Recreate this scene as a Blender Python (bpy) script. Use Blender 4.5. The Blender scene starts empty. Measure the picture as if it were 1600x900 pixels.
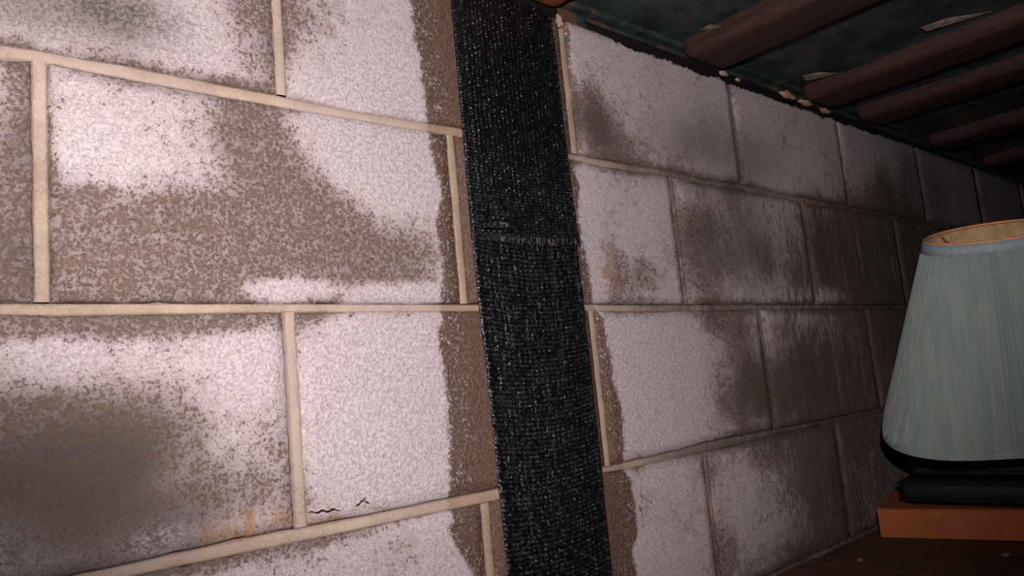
import bpy, bmesh, math, random
from mathutils import Vector, Matrix, noise as mn
random.seed(7)
S = bpy.context.scene
C = S.collection

# ---------------------------------------------------------------- camera
cam = bpy.data.cameras.new('camera'); cam.sensor_width = 36.0; cam.lens = 26.531
cam.clip_start = 0.02; cam.clip_end = 60
co = bpy.data.objects.new('camera', cam); C.objects.link(co)
R = [(0.75094218, 0.09418115, -0.65361744), (0.01527061, 0.98703637, 0.15976863), (0.66019138, -0.12995814, 0.73976904)]
def wd(v): return Vector((v[0], v[2], -v[1]))
cx, cy, cz = wd(R[0]), -wd(R[1]), -wd(R[2])
CAM = Vector((-0.10966, -0.65594, -0.09221))
M = Matrix.Identity(4)
for i in range(3):
    M[i][0], M[i][1], M[i][2], M[i][3] = cx[i], cy[i], cz[i], CAM[i]
co.matrix_world = M
S.camera = co

# ---------------------------------------------------------------- world, flash, exposure
w = bpy.data.worlds.new('dark_cellar'); S.world = w; w.use_nodes = True
bg = w.node_tree.nodes['Background']; bg.inputs[0].default_value = (1, 0.93, 0.9, 1); bg.inputs[1].default_value = 0.003
FLASH_W = 43.0
ld = bpy.data.lights.new('camera_flash', 'SPOT'); ld.energy = FLASH_W; ld.spot_size = math.radians(108); ld.spot_blend = 0.7
ld.shadow_soft_size = 0.008; ld.color = (1.0, 0.945, 0.94)
lo = bpy.data.objects.new('camera_flash', ld); C.objects.link(lo)
FLASH = CAM + cx * 0.035 + cy * 0.125
aim = Vector((0.46, 0.0, 0.30))
lo.location = FLASH
lo.rotation_euler = (aim - FLASH).to_track_quat('-Z', 'Y').to_euler()
S.view_settings.view_transform = 'Standard'; S.view_settings.look = 'None'
S.view_settings.exposure = 0.0; S.view_settings.gamma = 1.0; S.view_settings.use_curve_mapping = False

# ---------------------------------------------------------------- node helpers
def srgb(r, g, b):
    f = lambda c: (c / 12.92 if c <= 0.04045 else ((c + 0.055) / 1.055) ** 2.4)
    return (f(r / 255), f(g / 255), f(b / 255), 1)
class NT:
    def __init__(s, name):
        s.m = bpy.data.materials.new(name); s.m.use_nodes = True
        s.t = s.m.node_tree; s.b = s.t.nodes['Principled BSDF']
    def n(s, t, **k):
        o = s.t.nodes.new(t)
        for a, v in k.items(): setattr(o, a, v)
        return o
    def l(s, a, b): s.t.links.new(a, b)
    def val(s, x, i):
        if isinstance(x, (int, float)): i.default_value = x
        elif isinstance(x, tuple): i.default_value = x
        else: s.l(x, i)
    def math(s, op, a, b=0.0, c=None, clamp=False):
        o = s.n('ShaderNodeMath', operation=op, use_clamp=clamp)
        s.val(a, o.inputs[0]); s.val(b, o.inputs[1])
        if c is not None: s.val(c, o.inputs[2])
        return o.outputs[0]
    def ss(s, x, a, b):
        o = s.n('ShaderNodeMapRange', interpolation_type='SMOOTHSTEP')
        s.val(x, o.inputs[0]); o.inputs[1].default_value = a; o.inputs[2].default_value = b
        return o.outputs[0]
    def mix(s, f, a, b):
        o = s.n('ShaderNodeMix', data_type='RGBA')
        s.val(f, o.inputs[0]); s.val(a, o.inputs[6]); s.val(b, o.inputs[7])
        return o.outputs[2]
    def pos(s, scale=(1, 1, 1), obj=False):
        g = s.n('ShaderNodeTexCoord').outputs['Object'] if obj else s.n('ShaderNodeNewGeometry').outputs['Position']
        mp = s.n('ShaderNodeMapping'); mp.inputs['Scale'].default_value = scale
        s.l(g, mp.inputs[0]); return mp.outputs[0]
    def noise(s, v, sc, det=3.0, rough=0.6, dist=0.0):
        o = s.n('ShaderNodeTexNoise'); s.l(v, o.inputs['Vector'])
        o.inputs['Scale'].default_value = sc; o.inputs['Detail'].default_value = det
        o.inputs['Roughness'].default_value = rough; o.inputs['Distortion'].default_value = dist
        return o.outputs[0]
    def attr(s, name): return s.n('ShaderNodeAttribute', attribute_name=name).outputs['Fac']
    def bump(s, h, strength, dist):
        o = s.n('ShaderNodeBump'); o.inputs['Strength'].default_value = strength; o.inputs['Distance'].default_value = dist
        s.l(h, o.inputs['Height']); s.l(o.outputs[0], s.b.inputs['Normal']); return o
    def set(s, k, v): s.val(v, s.b.inputs[k])

def masonry(name, mortar=False):
    t = NT(name)
    p = t.pos(); pv = t.pos((1, 1, 0.16))
    fine0 = t.noise(p, 290, 3, 0.7, 0.6); fine1 = t.noise(pv, 190, 3, 0.65)
    grit = t.noise(p, 620, 2, 0.6); mid = t.noise(p, 75, 4, 0.7, 0.5); big = t.noise(p, 14, 3, 0.6)
    stk = t.attr('streak')
    fine = t.math('ADD', t.math('MULTIPLY', fine0, t.math('SUBTRACT', 1.0, stk)), t.math('MULTIPLY', fine1, stk))
    nn = t.math('MULTIPLY_ADD', t.math('ADD', t.math('MULTIPLY', fine, 0.55), t.math('ADD', t.math('MULTIPLY', mid, 0.30), t.math('MULTIPLY', grit, 0.15))), 5.0, -2.0)
    pw = t.attr('powder')
    cov = t.ss(t.math('SUBTRACT', t.math('MULTIPLY', pw, 1.25), nn), -0.22, 0.34)
    cov = t.math('MULTIPLY', cov, t.math('MULTIPLY_ADD', t.ss(pw, 0.2, 0.65), 0.5, 0.5))
    # brushed, primed band beside the strap: ragged edge
    bd = t.math('ADD', t.attr('bare'), t.math('ADD', t.math('MULTIPLY', t.math('SUBTRACT', mid, 0.5), 0.030), t.math('MULTIPLY', t.math('SUBTRACT', fine0, 0.5), 0.026)))
    band = t.ss(bd, -0.0008, 0.0016)
    spk = t.ss(nn, 0.64, 0.95)
    resid = t.math('MULTIPLY', spk, t.ss(t.attr('bare'), 0.045, 0.005))
    cov = t.math('MULTIPLY', cov, t.math('SUBTRACT', 1.0, band))
    cov = t.math('MAXIMUM', cov, t.math('MULTIPLY', t.math('MULTIPLY', band, resid), 0.75))
    drip = t.noise(t.pos((1, 1, 0.035)), 130, 2, 0.55)
    dripf = t.math('MULTIPLY', t.math('MULTIPLY', t.ss(drip, 0.56, 0.66), t.ss(stk, 0.35, 1.0)), t.ss(big, 0.38, 0.6))
    mold_falloff = t.math('MULTIPLY', t.attr('mold_falloff'), t.ss(t.math('ADD', fine, t.math('MULTIPLY', mid, 0.7)), 1.35, 0.72), None, True)
    if mortar:
        c_sub = t.mix(t.ss(big, 0.35, 0.65), srgb(148, 126, 108), srgb(174, 151, 131))
        c_sub = t.mix(t.ss(grit, 0.5, 0.75), c_sub, srgb(184, 165, 152))
        c_pow = srgb(188, 170, 164)
        cov = t.math('MULTIPLY', cov, t.math('ADD', 0.3, t.math('MULTIPLY', t.attr('veil'), 0.6)))
        c_sub = t.mix(t.math('MULTIPLY', t.attr('dirt_shade'), t.ss(mid, 0.15, 0.55)), c_sub, srgb(84, 66, 55))
    else:
        c_sub = t.mix(t.ss(mid, 0.35, 0.65), srgb(76, 61, 54), srgb(102, 83, 74))
        c_sub = t.mix(t.ss(grit, 0.45, 0.7), c_sub, srgb(124, 105, 96))
        c_pow = t.mix(t.ss(fine0, 0.36, 0.60), srgb(164, 147, 147), srgb(198, 184, 186))
    c = t.mix(band, c_sub, t.mix(t.ss(fine0, 0.4, 0.62), srgb(84, 63, 52), srgb(112, 88, 76))) if not mortar else t.mix(t.math('MULTIPLY', band, 0.35), c_sub, srgb(140, 110, 85))
    c = t.mix(cov, c, c_pow)
    c = t.mix(t.math('MULTIPLY', mold_falloff, 0.9), c, t.mix(fine, srgb(50, 42, 36), srgb(78, 68, 60)))
    c = t.mix(t.math('MULTIPLY', t.attr('rust'), t.ss(mid, 0.38, 0.6)), c, srgb(158, 122, 88))
    pits = t.ss(grit, 0.34, 0.27)
    c = t.mix(t.math('MULTIPLY', pits, 0.55), c, srgb(70, 52, 44))
    c = t.mix(t.math('MULTIPLY', dripf, 0.55), c, srgb(150, 128, 116))
    c = t.mix(t.math('MULTIPLY', t.math('MULTIPLY', t.ss(drip, 0.46, 0.38), stk), 0.4), c, srgb(62, 48, 42))
    t.set('Base Color', c)
    rg = t.mix(band, (0.93,) * 3 + (1,), (0.38,) * 3 + (1,)) if not mortar else t.mix(band, (0.85,) * 3 + (1,), (0.4,) * 3 + (1,))
    t.set('Roughness', rg); t.set('Specular IOR Level', 0.3)
    h = t.math('ADD', t.math('MULTIPLY', fine0, 1.0), t.math('ADD', t.math('MULTIPLY', grit, 0.5), t.math('MULTIPLY', cov, 0.25)))
    t.bump(h, 0.75 if not mortar else 0.3, 0.0032)
    return t.m
M_block = masonry('powdery_concrete'); M_mortar = masonry('tan_mortar', True)

def simple(name, c1, c2, sc=30, rough=0.7, bump=0.2, bd=0.002, scale=(1, 1, 1), spec=0.4, c3=None, det=4):
    t = NT(name); p = t.pos(scale); n = t.noise(p, sc, det, 0.6); f = t.noise(t.pos(), 260, 2, 0.6)
    c = t.mix(t.ss(n, 0.35, 0.65), srgb(*c1), srgb(*c2))
    if c3: c = t.mix(t.ss(t.noise(p, sc * 0.45, 4, 0.7, 0.5), 0.56, 0.66), c, srgb(*c3))
    t.set('Base Color', c); t.set('Roughness', rough); t.set('Specular IOR Level', spec)
    t.bump(t.math('ADD', n, t.math('MULTIPLY', f, 0.5)), bump, bd)
    return t.m
M_joist = simple('dark_brown_joist', (50, 33, 27), (66, 42, 34), 28, 0.75, 0.3, 0.003, (6, 0.7, 6), 0.3, (44, 30, 26))
M_joist_red = simple('reddish_joist', (108, 58, 36), (132, 74, 46), 28, 0.75, 0.3, 0.003, (6, 0.7, 6), 0.3, (70, 40, 28))
M_panel = simple('blue_black_sheet', (30, 38, 42), (56, 66, 68), 16, 0.55, 0.25, 0.004, (1, 1, 1), 0.4, (78, 56, 46))
M_sill = simple('teal_sill', (30, 42, 42), (48, 64, 60), 30, 0.6, 0.3, 0.003, (1, 1, 1), 0.4, (88, 60, 44))
M_tar = simple('black_tar', (10, 9, 8), (24, 18, 15), 120, 0.9, 0.6, 0.003, spec=0.2)
M_floor = simple('dark_brown_board', (70, 46, 32), (88, 58, 40), 14, 0.8, 0.3, 0.002, (5, 0.8, 5), 0.3, (60, 38, 26))
M_box = simple('orange_brown_card', (150, 78, 42), (162, 88, 48), 18, 0.8, 0.1, 0.001, (1, 1, 1), 0.3)
M_black = simple('black_vinyl', (11, 12, 12), (19, 21, 20), 60, 0.6, 0.3, 0.001, spec=0.3)
M_lump = simple('mortar_lump', (150, 116, 94), (186, 154, 130), 150, 0.9, 0.5, 0.002, spec=0.2)
M_scrap = simple('pale_scrap', (100, 84, 72), (128, 112, 98), 150, 0.85, 0.3, 0.001, spec=0.2)
M_shade = simple('pleated_grey_green_cloth', (124, 134, 131), (136, 144, 138), 90, 0.9, 0.25, 0.0008, (1, 1, 0.08), 0.15)
M_trim = simple('grey_blue_band', (128, 142, 150), (146, 158, 164), 200, 0.85, 0.2, 0.0006, spec=0.2)
M_lining = simple('tan_lining', (166, 136, 100), (190, 158, 118), 60, 0.8, 0.1, 0.001, spec=0.2)
M_rim = simple('orange_rim', (208, 138, 92), (220, 150, 104), 60, 0.6, 0.1, 0.0005, spec=0.3)
M_brass = simple('dull_brass', (120, 96, 50), (150, 120, 66), 40, 0.35, 0.1, 0.0005, spec=0.5)
M_bulb = simple('frosted_bulb', (220, 218, 210), (228, 226, 220), 40, 0.3, 0.0, 0.0005, spec=0.5)
M_crack = simple('dark_crack', (34, 26, 24), (48, 36, 32), 80, 0.95, 0.2, 0.001, spec=0.1)

def strap_mat():
    t = NT('resin_wet_black_fibre')
    p = t.pos()
    n = t.noise(p, 260, 2, 0.6); m = t.noise(p, 40, 3, 0.6); g = t.noise(t.pos((1, 1, 0.12)), 700, 2, 0.6)
    th = t.attr('thread')
    c = t.mix(t.ss(m, 0.4, 0.65), srgb(4, 4, 5), srgb(9, 9, 10))
    c = t.mix(t.math('MULTIPLY', th, t.ss(n, 0.40, 0.62)), c, srgb(84, 87, 93))
    c = t.mix(t.math('MULTIPLY', t.attr('line'), t.ss(t.noise(t.pos(), 120, 2, 0.6), 0.44, 0.62)), c, srgb(56, 58, 62))
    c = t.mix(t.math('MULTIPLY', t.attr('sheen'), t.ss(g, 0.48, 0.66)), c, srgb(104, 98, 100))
    t.set('Base Color', c)
    t.set('Roughness', t.mix(t.ss(n, 0.4, 0.65), (0.26,) * 3 + (1,), (0.12,) * 3 + (1,)))
    t.set('Specular IOR Level', 0.5)
    t.bump(t.math('ADD', t.math('MULTIPLY', n, 1.0), t.math('MULTIPLY', g, 0.35)), 0.8, 0.0026)
    return t.m
M_strap = strap_mat()

# ---------------------------------------------------------------- object helpers
def link(name, me, mat, parent=None, loc=None):
    o = bpy.data.objects.new(name, me); C.objects.link(o)
    if mat and not me.materials: me.materials.append(mat)
    if loc is not None: o.location = loc
    if parent: o.parent = parent
    return o
def obj(name, verts, faces, mat, parent=None, origin=None, smooth=False):
    origin = Vector(origin) if origin is not None else Vector((0, 0, 0))
    me = bpy.data.meshes.new(name)
    me.from_pydata([tuple(Vector(v) - origin) for v in verts], [], faces)
    me.validate(); me.update()
    if smooth: me.polygons.foreach_set('use_smooth', [True] * len(me.polygons))
    return link(name, me, mat, parent, origin if parent is None else origin - (Vector(parent.location) if parent else Vector()))
def empty(name, loc, rot=None):
    o = bpy.data.objects.new(name, None); C.objects.link(o); o.location = loc; o.empty_display_size = 0.05
    if rot: o.rotation_euler = rot
    return o
def tag(o, label=None, cat=None, group=None, kind=None):
    if label: o['label'] = label
    if cat: o['category'] = cat
    if group: o['group'] = group
    if kind: o['kind'] = kind
    return o
def bm_obj(name, bm, mat, parent=None, loc=(0, 0, 0), smooth=False):
    me = bpy.data.meshes.new(name); bm.to_mesh(me); bm.free()
    if smooth: me.polygons.foreach_set('use_smooth', [True] * len(me.polygons))
    return link(name, me, mat, parent, loc)
def bbox(x0, x1, y0, y1, z0, z1, bev=0.0, seg=2):
    bm = bmesh.new(); bmesh.ops.create_cube(bm, size=1)
    for v in bm.verts: v.co = Vector(((x0 + x1) / 2 + v.co.x * (x1 - x0), (y0 + y1) / 2 + v.co.y * (y1 - y0), (z0 + z1) / 2 + v.co.z * (z1 - z0)))
    if bev: bmesh.ops.bevel(bm, geom=bm.edges[:], offset=bev, segments=seg, affect='EDGES', profile=0.5)
    return bm
def lathe(prof, seg=32):
    v = []; f = []
    for r, z in prof:
        for i in range(seg):
            a = 2 * math.pi * i / seg; v.append((r * math.cos(a), r * math.sin(a), z))
    for j in range(len(prof) - 1):
        for i in range(seg):
            a, b = j * seg + i, j * seg + (i + 1) % seg
            f.append((a, b, b + seg, a + seg))
    return v, f
def tube(pts, r, seg=8):
    v = []; f = []
    pts = [Vector(p) for p in pts]
    for k, p in enumerate(pts):
        d = (pts[min(k + 1, len(pts) - 1)] - pts[max(k - 1, 0)]).normalized()
        a = d.cross(Vector((0.31, 0.2, 0.93))).normalized(); b = d.cross(a)
        for i in range(seg):
            t = 2 * math.pi * i / seg; v.append(tuple(p + a * r * math.cos(t) + b * r * math.sin(t)))
    for k in range(len(pts) - 1):
        for i in range(seg):
            a, b = k * seg + i, k * seg + (i + 1) % seg
            f.append((a, b, b + seg, a + seg))
    f.append(tuple(range(seg))); f.append(tuple(range((len(pts) - 1) * seg, len(pts) * seg)))
    return v, f
def interp(L, x):
    if x <= L[0][0]: return L[0][1]
    for (a, b), (c, d) in zip(L, L[1:]):
        if x <= c: return b + (d - b) * (x - a) / (c - a) if c > a else d
    return L[-1][1]

# ---------------------------------------------------------------- the block wall
# stains on the wall, each (u, z, half width, half height, strength) in metres on the wall face
BROWN = [(0.10,0.155,0.05,0.02,0.10),(0.25,0.10,0.05,0.03,0.25),(0.3,0.04,0.06,0.03,0.3),(0.0,-0.09,0.05,0.03,0.2),(0.05,-0.14,0.05,0.04,0.15),(0.20,0.30,0.06,0.03,0.15),(0.179,0.254,0.029,0.046,0.35),(0.24,0.275,0.032,0.042,0.35),(-0.013,0.186,0.013,0.016,0.3),(-0.018,0.089,0.02,0.1,0.35),(0.027,0.195,0.018,0.011,0.1),(0.174,0.164,0.033,0.044,0.45),(0.211,0.131,0.053,0.045,0.5),(0.071,0.043,0.084,0.043,0.8),(0.029,0.078,0.027,0.026,0.4),(0.156,0.036,0.076,0.035,0.6),(0.245,0.045,0.083,0.025,0.45),(0.315,0.088,0.063,0.024,0.35),(0.113,0.08,0.043,0.02,0.25),(0.135,0.206,0.046,0.007,0.2),(0.015,-0.011,0.056,0.011,0.6),(0.11,-0.013,0.069,0.008,0.45),(0.013,-0.105,0.072,0.052,0.45),(0.107,-0.075,0.036,0.037,0.3),(0.146,-0.165,0.05,0.032,0.4),(0.173,-0.091,0.015,0.051,0.25),(0.128,-0.214,0.095,0.008,0.5),(0.308,-0.247,0.044,0.012,0.15),(0.221,-0.024,0.02,0.036,0.2),(0.652,0.266,0.033,0.042,0.55),(0.599,0.283,0.015,0.082,0.9),(0.763,0.226,0.091,0.03,0.3),(0.661,0.043,0.018,0.053,0.4),(0.713,0.036,0.035,0.045,0.35),(0.978,0.142,0.085,0.07,0.45),(0.866,0.079,0.047,0.06,0.4),(0.925,-0.081,0.062,0.079,0.4),(1.115,0.044,0.088,0.045,0.3),(1.351,0.1,0.167,0.091,0.9),(1.597,0.111,0.171,0.13,0.9),(1.109,-0.133,0.107,0.075,0.55),(1.25,-0.131,0.111,0.103,0.65),(1.472,-0.132,0.121,0.177,0.8),(0.96,-0.162,0.073,0.039,0.4),(0.92,-0.026,0.107,0.015,0.3),(1.017,-0.239,0.096,0.02,0.4),(1.054,-0.325,0.099,0.077,0.4),(1.237,-0.323,0.12,0.117,0.7),(1.051,-0.405,0.138,0.028,0.5),(0.664,-0.234,0.015,0.047,0.2),(0.832,-0.332,0.025,0.051,0.3),(0.807,-0.23,0.038,0.016,0.3)]
MOLD = [(0.005,0.252,0.085,0.032,0.85),(0.067,0.256,0.031,0.018,0.4),(-0.017,0.124,0.014,0.025,0.5),(-0.018,0.04,0.014,0.029,0.5),(0.08,0.195,0.031,0.008,0.3),(-0.012,-0.15,0.095,0.07,0.95),(0.048,-0.11,0.045,0.029,0.4),(0.084,-0.179,0.043,0.025,0.45),(0.06,-0.01,0.043,0.007,0.35),(0.656,0.248,0.043,0.03,0.6),(0.831,0.261,0.074,0.031,0.3),(0.952,0.269,0.085,0.051,0.6),(1.087,0.26,0.065,0.042,0.45),(1.016,0.14,0.07,0.056,0.5),(0.879,0.099,0.048,0.051,0.5),(1.02,0.074,0.09,0.049,0.4),(1.302,0.11,0.119,0.076,0.7),(1.585,0.124,0.136,0.101,0.6),(1.807,0.275,0.098,0.062,0.85),(1.591,0.271,0.041,0.038,0.5),(0.97,-0.123,0.07,0.055,0.55),(1.088,-0.131,0.073,0.063,0.5),(1.226,-0.129,0.096,0.09,0.5),(1.044,-0.212,0.12,0.014,0.6),(0.797,-0.206,0.105,0.008,0.6),(1.2,-0.361,0.115,0.093,0.4),(1.034,-0.392,0.116,0.037,0.35),(1.48,-0.028,0.123,0.079,0.4),(0.9,0.193,0.161,0.011,0.35),(0.156,0.167,0.024,0.037,0.1)]
WHITE = [(0.03,0.125,0.027,0.032,0.15),(0.297,0.155,0.085,0.056,0.5),(0.185,0.016,0.049,0.011,0.8),(0.316,0.013,0.047,0.009,0.5),(0.07,0.014,0.029,0.006,0.3),(0.135,-0.05,0.061,0.033,0.35),(-0.003,-0.042,0.029,0.014,0.35),(0.079,-0.186,0.014,0.009,0.5),(0.204,0.025,0.032,0.009,0.4),(0.276,-0.107,0.086,0.08,0.3),(0.715,-0.106,0.082,0.086,0.3),(0.259,0.245,0.089,0.042,0.2),(0.053,0.107,0.034,0.022,0.1),(1.273,0.021,0.077,0.015,0.5),(0.387,-0.056,0.012,0.041,0.4)]
RUST = [(0.156,-0.189,0.031,0.01,0.9),(0.129,-0.191,0.021,0.005,0.5),(0.228,-0.197,0.039,0.006,0.5),(0.65,0.052,0.012,0.026,0.8),(1.191,0.194,0.034,0.015,0.6),(1.364,0.263,0.017,0.048,0.6),(1.232,0.36,0.015,0.029,0.5),(1.174,0.295,0.012,0.019,0.5),(0.82,-0.294,0.012,0.015,0.7)]
EDGE_L = sorted((z, u) for u, z in [(0.355,0.40),(0.3625,0.3517),(0.367,0.3068),(0.3703,0.277),(0.3734,0.2099),(0.374,0.1802),(0.3847,0.1299),(0.3723,0.0925),(0.3774,0.057),(0.3725,0.0088),(0.3709,-0.0066),(0.3633,-0.0409),(0.3692,-0.0821),(0.3676,-0.1223),(0.369,-0.1491),(0.3602,-0.1938),(0.3631,-0.2137),(0.358,-0.2385),(0.3738,-0.2609),(0.3883,-0.2834),(0.38,-0.41)])
EDGE_R = sorted((z, u) for u, z in [(0.6239,0.3704),(0.6151,0.2863),(0.606,0.2092),(0.6058,0.1917),(0.6122,0.1619),(0.603,0.1094),(0.6098,0.0672),(0.6151,0.0084),(0.6269,-0.0101),(0.6329,-0.0337),(0.6361,-0.0672),(0.6368,-0.1004),(0.6461,-0.1341),(0.6428,-0.1828),(0.6404,-0.2107),(0.6469,-0.2237),(0.649,-0.2481),(0.6531,-0.2887),(0.6332,-0.3084),(0.6399,-0.3409),(0.64,-0.41)])
def blobs(L, u, z):
    s = 0
    for a, b, ru, rz, k in L:
        d = ((u - a) / (ru * 1.15)) ** 2 + ((z - b) / (rz * 1.15)) ** 2
        if d < 6: s += k * math.exp(-d ** 1.3 * 0.8)
    return s
def sm(a, b, x):
    t = max(0, min(1, (x - a) / (b - a))); return t * t * (3 - 2 * t)
def stains(u, z, edge=1.0):
    n = mn.noise(Vector((u * 12, 3.1, z * 12))) * 0.14 + mn.noise(Vector((u * 25, 8.1, z * 25))) * 0.08
    p = 0.76 + n * 1.4 - blobs(BROWN, u, z) * (1 - 0.3 * sm(0.8, 0.95, u)) + blobs(WHITE, u, z)
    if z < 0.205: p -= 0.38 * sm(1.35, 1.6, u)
    if u < -0.06: p -= 0.25 * sm(-0.06, -0.2, u)
    p -= 0.22 * (1 - sm(0, 0.011, edge))
    m = blobs(MOLD, u, z) + 0.45 * sm(1.1, 2.0, u) + 0.25 * sm(1.4, 1.8, u) + 0.15 * (1 - sm(0, 0.008, edge)) * sm(0.6, 0.9, u)  # mold, plus darkening to the far right that paints in flash falloff
    b = min(u - interp(EDGE_L, z), interp(EDGE_R, z) - u)
    st = sm(0.85, 1.25, u) * (1 if z < 0.2 else 0.5)
    return (max(0.20 * (1 - sm(0.35, 0.6, u)) + 0.1, min(1.2, p)), max(0, min(1, m)), min(1, blobs(RUST, u, z)), max(-0.1, min(0.1, b)), st)
def add_attrs(me, data, extra=None):
    for i, nm in enumerate(('powder', 'mold_falloff', 'rust', 'bare', 'streak')):
        a = me.attributes.new(nm, 'FLOAT', 'POINT'); a.data.foreach_set('value', [d[i] for d in data])
    if extra:
        for nm, L in extra.items():
            a = me.attributes.new(nm, 'FLOAT', 'POINT'); a.data.foreach_set('value', L)

BED = {  # measured top and bottom edge of each bed joint along the wall
 'upper': ([(-0.7,0.2075),(-0.0251,0.2071),(0.0654,0.2097),(0.2022,0.2089),(0.2711,0.2074),(0.3495,0.2088),(0.4187,0.2120),(0.5936,0.2061),(0.7447,0.2076),(0.8207,0.2100),(0.9026,0.2058),(1.014,0.2098),(1.207,0.2073),(1.3323,0.2069),(3.6,0.207)],
           [(-0.7,0.1945),(-0.0252,0.1941),(-0.0008,0.1981),(0.0651,0.1965),(0.2014,0.1965),(0.3486,0.1987),(0.4174,0.2005),(0.5924,0.1986),(0.6603,0.1951),(0.7427,0.1969),(0.8187,0.1995),(0.9005,0.1962),(1.0112,0.1984),(1.2034,0.1948),(1.3291,0.1969),(3.6,0.197)]),
 'middle': ([(-0.7,0.005),(0.1663,0.0051),(0.3806,0.0046),(0.5989,0.005),(0.7077,0.0043),(1.0023,0.0058),(1.2679,0.0042),(3.6,0.005)],
            [(-0.7,-0.0045),(-0.0262,-0.0040),(0.0147,-0.0055),(0.1658,-0.0039),(0.4198,-0.004),(0.5975,-0.0041),(0.7058,-0.0059),(1.1688,-0.0043),(3.6,-0.004)]),
 'lower': ([(-0.7,-0.198),(0.0549,-0.1983),(0.1559,-0.197),(0.2548,-0.1997),(0.4246,-0.1994),(0.5993,-0.201),(0.7536,-0.199),(0.8226,-0.1967),(0.9887,-0.1973),(1.1114,-0.1998),(3.6,-0.198)],
           [(-0.7,-0.2092),(0.0731,-0.2086),(0.2022,-0.2106),(0.3422,-0.2113),(0.423,-0.2128),(0.5982,-0.2079),(0.643,-0.2103),(0.8197,-0.21),(0.8942,-0.2099),(0.9866,-0.2071),(3.6,-0.208)])}
ZTOP, ZBOT = 0.392, -0.41
def ztop(u): return ZTOP + 0.004 * (1 - sm(0.5, 1.4, u)) - 0.004 * sm(1.4, 2.4, u)
P = 0.4064
COURSES = [
 ('top', lambda u: ztop(u), lambda u: interp(BED['upper'][0], u), [0.2035 - 2 * P, 0.2035 - P, 0.2035, 0.6114, 1.0185, 1.412] + [1.412 + P * i for i in range(1, 6)]),
 ('second', lambda u: interp(BED['upper'][1], u), lambda u: interp(BED['middle'][0], u), [0.0012 - P, 0.0012, 0.4056, 0.8183, 1.2145, 1.617] + [1.617 + P * i for i in range(1, 5)]),
 ('third', lambda u: interp(BED['middle'][1], u), lambda u: interp(BED['lower'][0], u), [0.197 - 2 * P, 0.197 - P, 0.197, 0.6107, 1.015, 1.409] + [1.409 + P * i for i in range(1, 6)]),
 ('bottom', lambda u: interp(BED['lower'][1], u), lambda u: ZBOT + 0.003, [0.0015 - P, 0.0015, 0.4084, 0.817, 1.2135, 1.617] + [1.617 + P * i for i in range(1, 5)]),
]
JW = 0.0056   # half width of a head joint
wall = tag(empty('wall_back', (0, 0.1, ZBOT)), kind='structure')
WB = Vector(wall.location)
# core behind the facing
bm = bbox(-0.62, 3.46, 0.012, 0.19, ZBOT, 0.388)
for v in bm.verts: v.co -= WB
core = bm_obj('wall_core', bm, M_mortar, wall)
add_attrs(core.data, [(0.5, 0.3, 0, -0.1, 0)] * len(core.data.vertices), {'dirt_shade': [0.5] * len(core.data.vertices)})

def block(u0, u1, ft, fb, seed):
    nu = max(4, int((u1 - u0) / 0.0125)); nz = 15
    if u0 > 1.6: nu = nu // 2; nz = 8
    ch = 0.0028
    us = [u0, u0 + ch] + [u0 + ch + (u1 - u0 - 2 * ch) * i / nu for i in range(1, nu)] + [u1 - ch, u1]
    ts = [0, None] + [i / nz for i in range(1, nz)] + [None, 1]
    V = []; D = []
    for i, u in enumerate(us):
        zb, zt = fb(u), ft(u)
        for j, t in enumerate(ts):
            if j == 1: z = zb + ch
            elif j == len(ts) - 2: z = zt - ch
            else: z = zb + (zt - zb) * t
            rim = i in (0, len(us) - 1) or j in (0, len(ts) - 1)
            y = 0.0034 if rim else 0.0006 * mn.noise(Vector((u * 40, seed, z * 40))) + 0.0005 * mn.noise(Vector((u * 130, seed, z * 130)))
            jit = 0.0020 * mn.noise(Vector((u * 60, seed * 1.7, z * 60))) + 0.0012 * mn.noise(Vector((u * 170, seed, z * 170))) if rim else 0
            uu = u + (jit if i in (0, len(us) - 1) else 0); zz = z + (jit if j in (0, len(ts) - 1) else 0)
            V.append(Vector((uu, y, zz)))
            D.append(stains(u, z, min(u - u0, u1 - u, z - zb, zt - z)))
    n = len(ts); F = []
    for i in range(len(us) - 1):
        for j in range(n - 1):
            a = i * n + j; F.append((a, a + n, a + n + 1, a + 1))
    # side skirt going back into the wall
    ring = [i * n for i in range(len(us))] + [(len(us) - 1) * n + j for j in range(1, n)] + [i * n + n - 1 for i in range(len(us) - 2, -1, -1)] + [j for j in range(n - 2, 0, -1)]
    base = len(V)
    for r in ring: V.append(V[r] + Vector((0, 0.024, 0))); D.append(D[r])
    m = len(ring)
    for k in range(m): F.append((ring[k], base + k, base + (k + 1) % m, ring[(k + 1) % m]))
    F.append(tuple(base + k for k in range(m)))
    o = Vector(((u0 + u1) / 2, 0, (fb(u0) + ft(u0)) / 2))
    me = bpy.data.meshes.new('concrete_block'); me.from_pydata([v - o for v in V], [], F); me.update()
    me.polygons.foreach_set('use_smooth', [True] * len(me.polygons))
    add_attrs(me, D)
    return link('concrete_block', me, M_block, wall, o - WB)

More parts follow.
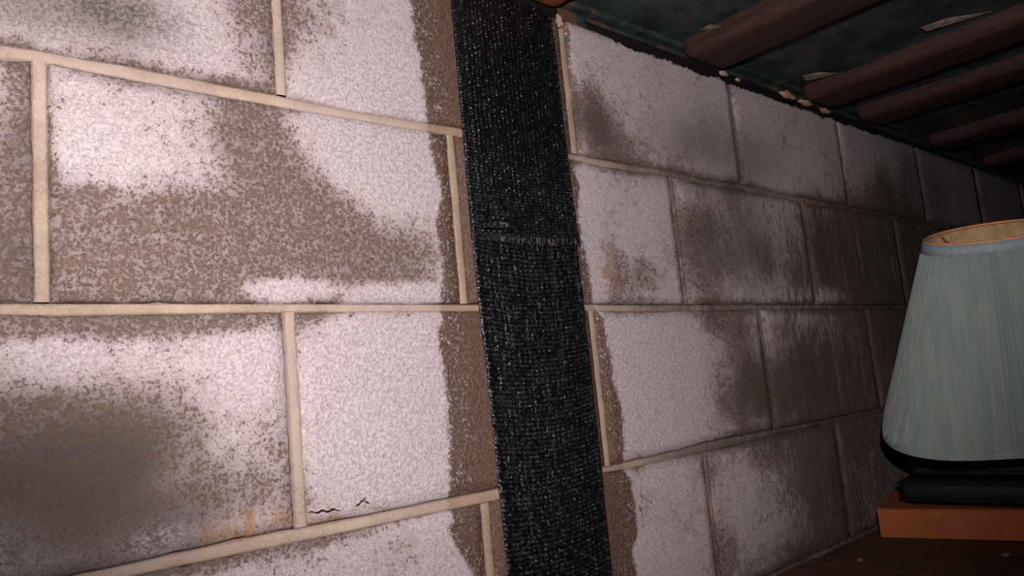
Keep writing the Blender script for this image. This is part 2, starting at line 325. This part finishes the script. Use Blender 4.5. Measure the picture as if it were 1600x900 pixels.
def strip(name, path, wfun, horizontal, seed):
    """a tooled mortar joint: concave face with a groove on its upper (or left) edge"""
    prof = [(-1.15, 0.012), (-1.0, 0.0022), (-0.6, 0.0012), (-0.1, 0.0016), (0.45, 0.0020), (0.78, 0.0030), (0.95, 0.0075), (1.12, 0.012)]
    V = []; D = []; X = []
    for s in path:
        (ua, za), (ub, zb) = wfun(s)          # low side, high side
        cu, cz_, hu, hz_ = (ua + ub) / 2, (za + zb) / 2, (ub - ua) / 2, (zb - za) / 2
        for k, (t, d) in enumerate(prof):
            u = cu + hu * t; z = cz_ + hz_ * t
            wob = 0.0011 * mn.noise(Vector((u * 60, seed, z * 60))) + 0.0005 * mn.noise(Vector((u * 190, seed, z * 190)))
            V.append((u, d + wob * (1.5 if u > 0.6 else 1.0) + (0.0018 if u > 0.63 else 0), z))
            st = stains(u, z); D.append((st[0], st[1] * 0.6 + 0.25 * sm(0.6, 1.1, u), st[2] * 0.6, st[3], st[4]))
            X.append(min(1, 0.12 + 0.85 * sm(0.59, 0.8, u) + 0.35 * (1 if k >= 5 else 0)))  # dirt to the right; shade of the groove painted in on top
    n = len(prof); F = [(i * n + j, (i + 1) * n + j, (i + 1) * n + j + 1, i * n + j + 1) for i in range(len(path) - 1) for j in range(n - 1)]
    if not horizontal: F = [f[::-1] for f in F]
    o = Vector(V[len(V) // 2])
    me = bpy.data.meshes.new(name); me.from_pydata([Vector(v) - o for v in V], [], F); me.update()
    me.polygons.foreach_set('use_smooth', [True] * len(me.polygons))
    add_attrs(me, D, {'dirt_shade': X, 'veil': [sm(0.95, 1.3, v[0]) * (1 if v[2] > 0.215 else 0.3) for v in V]})
    return link(name, me, M_mortar, wall, o - WB)

UMIN, UMAX = -0.62, 3.45
BL = {}
for ci, (nm, ft, fb, joints) in enumerate(COURSES):
    js = [UMIN - JW] + [j for j in joints if UMIN + 0.05 < j < UMAX - 0.05] + [UMAX + JW]
    for k in range(len(js) - 1):
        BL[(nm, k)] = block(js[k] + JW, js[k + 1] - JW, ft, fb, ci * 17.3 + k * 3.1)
    for j in js[1:-1]:
        za, zb = fb(j), ft(j)
        path = [za + (zb - za) * i / 16 for i in range(17)]
        lean = random.uniform(-0.0012, 0.0012)
        # low side = right edge, high side = left edge (the groove sits on the left)
        strip('head_joint', path, lambda z: ((j + JW + lean, z), (j - JW + lean, z)), False, j * 7)
for nm, (t, b) in BED.items():
    path = [UMIN + (UMAX - UMIN) * i / 330 for i in range(331)]
    strip('bed_joint', path, lambda u: ((u, interp(b, u)), (u, interp(t, u))), True, {'upper': 2.2, 'middle': 5.5, 'lower': 9.1}[nm])

# cracks and chipped crust at the foot of one block of the third course
def crack(pts, wd_, parent_shift=WB):
    V = []; F = []
    for i, (u, z) in enumerate(pts):
        h = wd_ * (0.25 + 0.75 * math.sin(math.pi * (i + 0.3) / len(pts))) * random.uniform(0.6, 1.2)
        V += [(u, -0.0012, z - h), (u, -0.0016, z), (u, -0.0006, z + h)]
    for i in range(len(pts) - 1):
        for k in range(2): F.append((i * 3 + k, i * 3 + 3 + k, i * 3 + 4 + k, i * 3 + 1 + k))
    o = Vector(V[0]); me = bpy.data.meshes.new('crack'); me.from_pydata([Vector(v) - o for v in V], [], F); me.update()
    return link('crack', me, M_crack, wall, o - WB)
crack([(0.2045 + 0.0026 * i, -0.1865 + 0.0010 * math.sin(i * 1.5) - 0.0002 * i) for i in range(13)], 0.0010)
crack([(0.252 + 0.0016 * i, -0.1895 + 0.0009 * i + 0.0006 * math.sin(i * 2)) for i in range(8)], 0.0012)
crack([(0.262 + 0.0012 * i, -0.186 - 0.0006 * i) for i in range(5)], 0.0010)
crack([(1.0, 0.335), (1.002, 0.332), (1.004, 0.3295)], 0.0018)

# ragged black tar edge along the head of the wall
V = []; F = []; n = 620
for i in range(n + 1):
    u = 0.66 + 1.5 * i / n
    rag = 0.0075 + 0.006 * mn.noise(Vector((u * 22, 0, 1))) + 0.005 * mn.noise(Vector((u * 95, 0, 4))) + 0.003 * random.random()
    rag *= sm(0.66, 0.76, u) * (1 - 0.55 * sm(1.5, 1.8, u)); rag = max(0.0006, rag)
    zt = ztop(u) + 0.004
    V += [(u, -0.0016, zt - 0.004 - rag), (u, -0.0036, zt - 0.003), (u, -0.002, zt + 0.004), (u, 0.01, zt + 0.005)]
for i in range(n):
    for k in range(3): a = i * 4 + k; F.append((a, a + 4, a + 5, a + 1))
tar = obj('tar_edge', V, F, M_tar, wall, (0.66, 0, ZTOP))

# ---------------------------------------------------------------- ceiling: sill, joists and dark sheets between them
ceil = tag(empty('ceiling', (1.4, -0.3, 0.40)), kind='structure'); CB = Vector(ceil.location)
def cpart(name, bm, mat, smooth=False):
    for v in bm.verts: v.co -= CB
    return bm_obj(name, bm, mat, ceil, (0, 0, 0), smooth)
cpart('gap_shade', bbox(-0.62, 0.608, 0.002, 0.16, 0.396, 0.43, 0.001), M_tar)  # black filler, its colour stands in for the shaded gap left of the sill
cpart('sill_plate', bbox(0.612, 3.46, 0.004, 0.16, 0.396, 0.4155, 0.002), M_sill)
cpart('sill_lip', bbox(0.612, 3.46, -0.004, 0.15, 0.4195, 0.428, 0.0015), M_sill)
JO = [(-0.36, -0.25), (0.045, 0.16), (0.49, 0.604), (0.884, 0.998), (1.268, 1.385), (1.505, 1.612), (1.90, 2.02), (2.30, 2.42), (2.70, 2.82), (3.10, 3.22)]
ZJ = 0.4005
for a, b in JO:
    sag = random.uniform(-0.001, 0.0015)
    bm = bbox(a, b, -1.9, 0.004, ZJ + sag, ZJ + 0.16, 0.020, 5)
    cpart('joist', bm, M_joist if a != 0.49 else M_joist_red, True)
zp = 0.4285
gaps = [(-0.62, -0.36)] + [(JO[i][1], JO[i + 1][0]) for i in range(len(JO) - 1)] + [(3.22, 3.46)]
for i, (a, b) in enumerate(gaps):
    nx, ny = 10, 40; V = []; F = []
    for k in range(nx + 1):
        for l in range(ny + 1):
            u = a - 0.004 + (b - a + 0.008) * k / nx; y = 0.004 - 1.904 * l / ny
            z = zp + 0.004 * mn.noise(Vector((u * 9, y * 6, i))) + 0.0015 * mn.noise(Vector((u * 40, y * 30, i)))
            V.append((u, y, z))
    for k in range(nx):
        for l in range(ny):
            q = k * (ny + 1) + l; F.append((q, q + 1, q + ny + 2, q + ny + 1))
    me = bpy.data.meshes.new('ceiling_sheet'); me.from_pydata([Vector(v) - CB for v in V], [], F); me.update()
    me.polygons.foreach_set('use_smooth', [True] * len(me.polygons))
    link('ceiling_sheet', me, M_panel, ceil)
cpart('deck', bbox(-0.62, 3.46, -1.9, 0.16, 0.56, 0.58), M_joist)

# ---------------------------------------------------------------- floor of dark boards
floor = tag(empty('floor', (1.4, -0.3, -0.43)), kind='structure'); FB = Vector(floor.location)
def fpart(name, bm, mat):
    for v in bm.verts: v.co -= FB
    return bm_obj(name, bm, mat, floor)
seams = [-0.62, -0.28, 0.05, 0.38, 0.71, 1.045, 1.375, 1.70, 2.03, 2.36, 2.69, 3.02, 3.46]
for a, b in zip(seams, seams[1:]):
    dz = random.uniform(-0.0012, 0.0)
    ends = [0.0, -0.262, -1.9] if abs(a - 1.045) < 1e-6 else [0.0, -1.9]
    for e0, e1 in zip(ends, ends[1:]):
        fpart('floor_board', bbox(a + 0.0016, b - 0.0016, e1 + 0.0016, e0 - 0.001, ZBOT - 0.02, ZBOT + dz, 0.0022), M_floor)
fpart('subfloor', bbox(-0.62, 3.46, -1.9, 0.19, ZBOT - 0.035, ZBOT - 0.021), M_tar)
wr = bm_obj('wall_right', bbox(3.46, 3.56, -1.9, 0.19, ZBOT, 0.56), M_tar); tag(wr, kind='structure')
# mortar droppings in the corner of wall and floor
V = []; F = []; n = 160
for i in range(n + 1):
    u = 0.5 + 1.1 * i / n; r = 0.002 + 0.002 * abs(mn.noise(Vector((u * 30, 2, 0)))) + 0.0006 * mn.noise(Vector((u * 90, 2, 0)))
    V += [(u, 0.003, ZBOT + r * 1.4), (u, -r * 0.6, ZBOT + r * 0.9), (u, -r * 1.6, ZBOT - 0.001)]
for i in range(n):
    for k in range(2): a = i * 3 + k; F.append((a, a + 3, a + 4, a + 1))
me = bpy.data.meshes.new('mortar_fillet'); me.from_pydata([Vector(v) - WB for v in V], [], F); me.update()
add_attrs(me, [(0.3, 0.45, 0, -0.1, 0)] * len(V), {'dirt_shade': [0.9] * len(V)})
link('mortar_fillet', me, M_mortar, wall)

# ---------------------------------------------------------------- the two lengths of woven strap
def strap(name, edgeL, edgeR, ztop_, zbot_, tows, pitch, y0, sag, label, wrinkle=False, slope=0.0):
    sx = 5; cols = tows * sx; rows = int((ztop_ - zbot_) / pitch * 4)
    V = []; TH = []; SH = []; LN = []; col = [random.random() for _ in range(tows + 1)]
    for r in range(rows + 1):
        zz = ztop_ + (zbot_ - ztop_) * r / rows
        fr = r / 4.0
        for c in range(cols + 1):
            s = c / cols
            uL, uR = interp(edgeL, zz), interp(edgeR, zz)
            tw = s * tows; k = int(min(tw, tows - 1)); ph = tw - k
            drift = 0.0016 * mn.noise(Vector((s * 7, 0, zz * 9 + y0 * 500)))
            u = uL + (uR - uL) * s + drift * math.sin(math.pi * s)
            z = zz - sag * (math.sin(math.pi * s) - 0.5) + slope * (s - 0.5) + 0.0015 * mn.noise(Vector((s * 5, 4, zz * 25)))
            warp = math.sin(math.pi * ph) ** 0.7
            wf = 0.5 - 0.5 * math.cos(2 * math.pi * fr)
            over = 1 if (k + int(fr)) % 2 == 0 else 0.35
            edge_gap = 0.75 if (k in (1, tows - 2)) else 0
            wv = mn.noise(Vector((s * 26, y0 * 900, zz * 210)))
            h = 0.0009 * warp * (1 - edge_gap) + 0.0010 * wf * over * (1 + 0.9 * wv) + 0.0005 * mn.noise(Vector((u * 300, 1, z * 300)))
            h += 0.0010 * mn.noise(Vector((s * 9, y0 * 300, zz * 45)))
            lift = 0
            if wrinkle:
                g = math.exp(-((s - 0.30) / 0.13) ** 2 - ((zz - 0.100) / 0.016) ** 2)
                lift += g * (0.0085 + 0.0045 * math.sin((s * 9 + zz * 260)))
                lift += 0.0021 * (1 - sm(0.085, 0.14, zz))
                g2 = math.exp(-((s - 0.12) / 0.12) ** 2) * (1 - sm(0.09, 0.16, zz))
                lift += g2 * 0.0022 * math.sin(zz * 900)
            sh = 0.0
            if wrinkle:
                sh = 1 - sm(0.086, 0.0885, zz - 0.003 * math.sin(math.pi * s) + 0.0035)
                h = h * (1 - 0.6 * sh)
            e = min(s, 1 - s) * cols
            if e < 1: h -= 0.0006
            V.append((u, y0 - h - lift, z))
            TH.append(wf ** 1.6 * warp * (0.45 + 0.7 * max(0, wv + 0.15)) * (1 - sh) * (0.5 + 0.5 * over) * (1.0 if not wrinkle else (0.25 + 0.75 * (1 - sm(0.11, 0.24, zz)) + 0.7 * (1 - sm(0.02, 0.12, min(s, 1 - s))))))
            SH.append(sh)
            g3 = min(ph, 1 - ph); LN.append(max(0, 1 - g3 * 5) * (col[k + (1 if ph > 0.5 else 0)] * 1.0 if not wrinkle else 0.45 * col[k + (1 if ph > 0.5 else 0)] + 0.6 * edge_gap))
    n = cols + 1
    F = [(r * n + c, (r + 1) * n + c, (r + 1) * n + c + 1, r * n + c + 1) for r in range(rows) for c in range(cols)]
    ring = [c for c in range(n)] + [r * n + cols for r in range(1, rows + 1)] + [rows * n + c for c in range(cols - 1, -1, -1)] + [r * n for r in range(rows - 1, 0, -1)]
    b = len(V)
    for q in ring:
        V.append((V[q][0], y0 + 0.0012, V[q][2])); TH.append(0); SH.append(0); LN.append(0)
    m = len(ring)
    for k in range(m): F.append((ring[k], ring[(k + 1) % m], b + (k + 1) % m, b + k))
    o = obj(name, V, F, M_strap, None, ((interp(edgeL, zbot_) + interp(edgeR, zbot_)) / 2, y0, zbot_), True)
    a = o.data.attributes.new('thread', 'FLOAT', 'POINT'); a.data.foreach_set('value', TH)
    a = o.data.attributes.new('line', 'FLOAT', 'POINT'); a.data.foreach_set('value', LN)
    a = o.data.attributes.new('sheen', 'FLOAT', 'POINT'); a.data.foreach_set('value', SH)
    tag(o, label, 'strap', 'black woven straps bonded to the wall')
    return o
LE = [(-0.42, 0.433), (-0.293, 0.430), (-0.1, 0.4265), (0.0, 0.423), (0.07, 0.4215), (0.1, 0.421)]
RE = [(-0.42, 0.595), (-0.331, 0.5945), (-0.1, 0.596), (0.0, 0.5955), (0.08, 0.5950), (0.1, 0.595)]
LU = [(0.07, 0.4195), (0.077, 0.4193), (0.09, 0.4203), (0.2, 0.4205), (0.368, 0.4205), (0.41, 0.420)]
RU = [(0.07, 0.597), (0.083, 0.5965), (0.11, 0.5945), (0.2, 0.593), (0.394, 0.590), (0.41, 0.588)]
strap('woven_strap', LE, RE, 0.098, -0.405, 21, 0.0052, -0.0008, 0.007, 'lower length of black woven strap, starting beneath the wrinkled end of the upper length')
strap('woven_strap', LU, RU, 0.3955, 0.0775, 25, 0.0039, -0.0030, 0.0022, 'upper length of black woven strap running up to the ceiling, with wrinkled lower end', True, 0.002)

# ---------------------------------------------------------------- flat box, black slabs, lamp
BX = Vector((1.243, -0.036, ZBOT))
box = empty('cardboard_box', (BX.x, BX.y, ZBOT), (0, 0, math.radians(15)))
tag(box, 'flat orange-brown cardboard box lying on the floor under the black slabs', 'box')
ln, dp, ht = 0.62, 0.46, 0.049
bm_obj('box_body', bbox(0.0, dp, -ln, 0.0, 0.0, ht - 0.0015, 0.0015), M_box, box)
bm_obj('box_flap', bbox(0.001, dp / 2 - 0.001, -ln + 0.001, -0.001, ht - 0.0013, ht, 0.0004, 1), M_box, box)
bm_obj('box_flap', bbox(dp / 2 + 0.001, dp - 0.001, -ln + 0.001, -0.001, ht - 0.0013, ht, 0.0004, 1), M_box, box)

def slab(x, y, z, w_, l_, h, label, rz):
    e = empty('padded_slab', (x, y, z), (0, 0, math.radians(rz)))
    tag(e, label, 'cushion', 'black padded slabs stacked on the box')
    bm = bbox(0, w_, -l_, 0, 0, h, h * 0.36, 4)
    bmesh.ops.subdivide_edges(bm, edges=[q for q in bm.edges if q.calc_length() > 0.1], cuts=6, use_grid_fill=True)
    for v in bm.verts:
        v.co.z += 0.0016 * mn.noise(v.co * 18 + Vector((z * 50, 0, 0))) * (1 if v.co.z > h * 0.3 else 0)
    bm_obj('cover', bm, M_black, e, (0, 0, 0), True)
    for zz in (h * 0.22, h * 0.8):
        r = 0.010; pts = []
        for cx_, cy_, a0 in ((r, -r, 90), (r, -l_ + r, 180), (w_ - r, -l_ + r, 270), (w_ - r, -r, 0)):
            for q in range(5):
                a = math.radians(a0 + q * 22.5); pts.append((cx_ + (r + 0.0005) * math.cos(a), cy_ + (r + 0.0005) * math.sin(a), zz))
        pts.append(pts[0])
        v, f = tube(pts, 0.0022, 6); o = obj('piping', v, f, M_black, None, None, True); o.parent = e
    return e
slab(1.283, -0.060, ZBOT + 0.0495, 0.33, 0.50, 0.046, 'lower of two black padded slabs stacked on the orange-brown box', 6)
slab(1.290, -0.083, ZBOT + 0.0965, 0.32, 0.46, 0.042, 'upper of two black padded slabs, directly beneath the lampshade', 4)

SC = Vector((1.3257, -0.2518, -0.2173)); RB, RT, HH = 0.2, 0.0967, 0.308
ax = Vector((math.sin(-0.2576), math.sin(-0.1083), 1)).normalized()
e1 = ax.cross(Vector((0, 1, 0))).normalized(); e2 = ax.cross(e1)
cc, t0, p2 = -0.082, 0.3143, -0.079
BASE = Vector((1.40, -0.27, ZBOT + 0.1385))
lamp = tag(empty('table_lamp', BASE), 'table lamp with pleated grey-green shade, tilted, on the black padded slabs', 'lamp')
def LP(a, r, h): return SC + ax * h + (e1 * math.cos(a) + e2 * math.sin(a)) * r
def sh_r(a, t): return (RB + (RT - RB) * t) * (1 + (1 - t) * (cc * math.cos(4 * (a - t0)) + p2 * math.cos(2 * (a - t0))))
def shell(name, mat, ta, tb, nr, off, pleat=0.0, seg=240, smooth=True, thick=0.0):
    V = []; F = []
    rnd = random.Random(5); pl = [rnd.uniform(-1, 1) for _ in range(seg)]
    for r in range(nr + 1):
        t = ta + (tb - ta) * r / nr
        for i in range(seg):
            a = 2 * math.pi * i / seg
            R_ = sh_r(a, t) + off + (pleat * (0.75 * (1 if i % 4 in (1, 2) else -1) + 0.9 * pl[i - i % 4] * (1 if i % 4 else 0.2)) if pleat else 0)
            V.append(tuple(LP(a, R_, HH * t)))
    for r in range(nr):
        for i in range(seg):
            a, b = r * seg + i, r * seg + (i + 1) % seg; F.append((a, b, b + seg, a + seg))
    o = obj(name, V, F, mat, lamp, None, smooth)
    o.location = -BASE
    if thick:
        md = o.modifiers.new('s', 'SOLIDIFY'); md.thickness = thick; md.offset = 0
    return o
shade = shell('lamp_shade', M_shade, 0.012, 0.955, 6, 0.0, 0.0014, 1440, True)
def sub(o): o.parent = shade; o.location = (0, 0, 0); return o
sub(shell('top_band', M_trim, 0.945, 0.998, 2, 0.0016, 0, 200, True, 0.001))
sub(shell('bottom_band', M_shade, -0.002, 0.028, 2, 0.0004, 0, 200, True, 0.0008))
sub(shell('lining', M_lining, 0.0, 0.992, 3, -0.0025, 0, 200, True, 0.0008))
for t, nm, r in ((1.0, 'top_rim', 0.0022), (0.0, 'bottom_rim', 0.0018)):
    pts = [LP(2 * math.pi * i / 120, sh_r(2 * math.pi * i / 120, t) - 0.0005, HH * t) for i in range(121)]
    v, f = tube(pts, r, 6); sub(obj(nm, v, f, M_rim if t else M_trim, lamp, None, True))
for k in range(3):
    a = 2.2 + k * 2.094
    v, f = tube([LP(a, 0.008, HH * 0.86), LP(a, RT * 0.6, HH * 0.86), LP(a, sh_r(a, 0.97) - 0.004, HH * 0.985)], 0.0016, 6)
    sub(obj('shade_spoke', v, f, M_brass, lamp, None, True))
def lpart(name, v, f, mat, sm_=True):
    o = obj(name, v, f, mat, lamp, None, sm_); o.location = -BASE; return o
v, f = lathe([(0.0, 0), (0.066, 0), (0.068, 0.006), (0.050, 0.014), (0.022, 0.020), (0.012, 0.030), (0.0, 0.032)], 40)
ob = obj('base', v, f, M_black, None, None, True); ob.parent = lamp
pole_pts = [BASE + Vector((0, 0, 0.028)), BASE + Vector((-0.01, 0, 0.05)), LP(0, 0, HH * 0.25), LP(0, 0, HH * 0.5)]
v, f = tube(pole_pts, 0.006, 10); lpart('pole', v, f, M_brass)
v, f = tube([LP(0, 0, HH * 0.47), LP(0, 0, HH * 0.62)], 0.017, 16); lpart('socket', v, f, M_brass)
v, f = tube([LP(0, 0, HH * 0.6), LP(0, 0, HH * 0.88)], 0.0022, 8); lpart('harp_rod', v, f, M_brass)
bm = bmesh.new(); bmesh.ops.create_uvsphere(bm, u_segments=20, v_segments=14, radius=0.026)
for q in bm.verts: q.co.z *= 1.15
bo = bm_obj('bulb', bm, M_bulb, lamp, (0, 0, 0), True); bo.location = LP(0, 0, HH * 0.70) - BASE

# ---------------------------------------------------------------- mortar lumps on the wall head, torn scraps on the ceiling, flake on the floor
def lump(u, y, z, rx, ry, rz_, label, seed, cat='mortar', name='mortar_lump', mat=None):
    bm = bmesh.new(); bmesh.ops.create_icosphere(bm, subdivisions=3, radius=1)
    for q in bm.verts:
        k = 1 + 0.45 * mn.noise(q.co * 1.6 + Vector((seed, 0, 0))) + 0.2 * mn.noise(q.co * 4 + Vector((seed, 5, 0)))
        q.co = Vector((q.co.x * rx * k, q.co.y * ry * k, q.co.z * rz_ * k))
    zm = min(q.co.z for q in bm.verts)
    o = bm_obj(name, bm, mat or M_lump, None, (u, y, z), True); tag(o, label, cat); return o
lump(0.993, -0.0045, 0.3965, 0.011, 0.005, 0.004, 'small pale mortar lump at the foot of the first wide joist right of the strap', 1)
lump(1.037, -0.004, 0.395, 0.006, 0.004, 0.003, 'tiny round mortar crumb on the wall head above a vertical joint', 2)
lump(1.205, -0.005, 0.399, 0.028, 0.007, 0.006, 'long tan mortar lump on the wall head, left of the second joist', 3)
lump(1.268, -0.006, 0.396, 0.024, 0.007, 0.005, 'tan mortar lump on the wall head beneath the second joist', 4)
lump(1.352, -0.005, 0.3945, 0.020, 0.006, 0.005, 'dim mortar lump on the wall head at the right of the second joist', 5)
lump(0.603, -0.004, 0.388, 0.006, 0.004, 0.010, 'white mortar chip beside the top right corner of the strap', 9)
def scrap(pts, z, label, th=0.0012):
    n = len(pts); V = [(a, b, z + 0.003 * math.sin(i * 2.1)) for i, (a, b) in enumerate(pts)] + [(a, b, z + th + 0.003 * math.sin(i * 2.1)) for i, (a, b) in enumerate(pts)]
    F = [tuple(range(n)), tuple(range(2 * n - 1, n - 1, -1))] + [(i, (i + 1) % n, n + (i + 1) % n, n + i) for i in range(n)]
    o = obj('paper_scrap', V, F, M_scrap, None, (pts[0][0], pts[0][1], z)); tag(o, label, 'scrap'); return o
scrap([(1.205, -0.040), (1.222, -0.062), (1.250, -0.085), (1.254, -0.080), (1.240, -0.055), (1.225, -0.036)], 0.4225, 'torn pale scrap hanging from the dark sheet just left of the second joist')
scrap([(1.195, -0.250), (1.206, -0.285), (1.235, -0.340), (1.240, -0.335), (1.224, -0.280), (1.212, -0.252)], 0.4225, 'long thin torn pale scrap high on the dark sheet left of the second joist')
scrap([(0.868, -0.050), (0.872, -0.066), (0.884, -0.076), (0.886, -0.068), (0.880, -0.052)], 0.4225, 'small torn scrap tucked along the left edge of the first joist past the strap')
lump(1.19, -0.243, ZBOT + 0.0035, 0.010, 0.006, 0.003, 'pale flake lying on the floor boards in front of the cardboard box', 7, 'debris', 'floor_flake', M_scrap)
lump(1.075, -0.075, ZBOT + 0.0025, 0.006, 0.004, 0.0025, 'pale crumb lying on the floor boards close to the wall', 8, 'debris', 'floor_crumb', M_scrap)
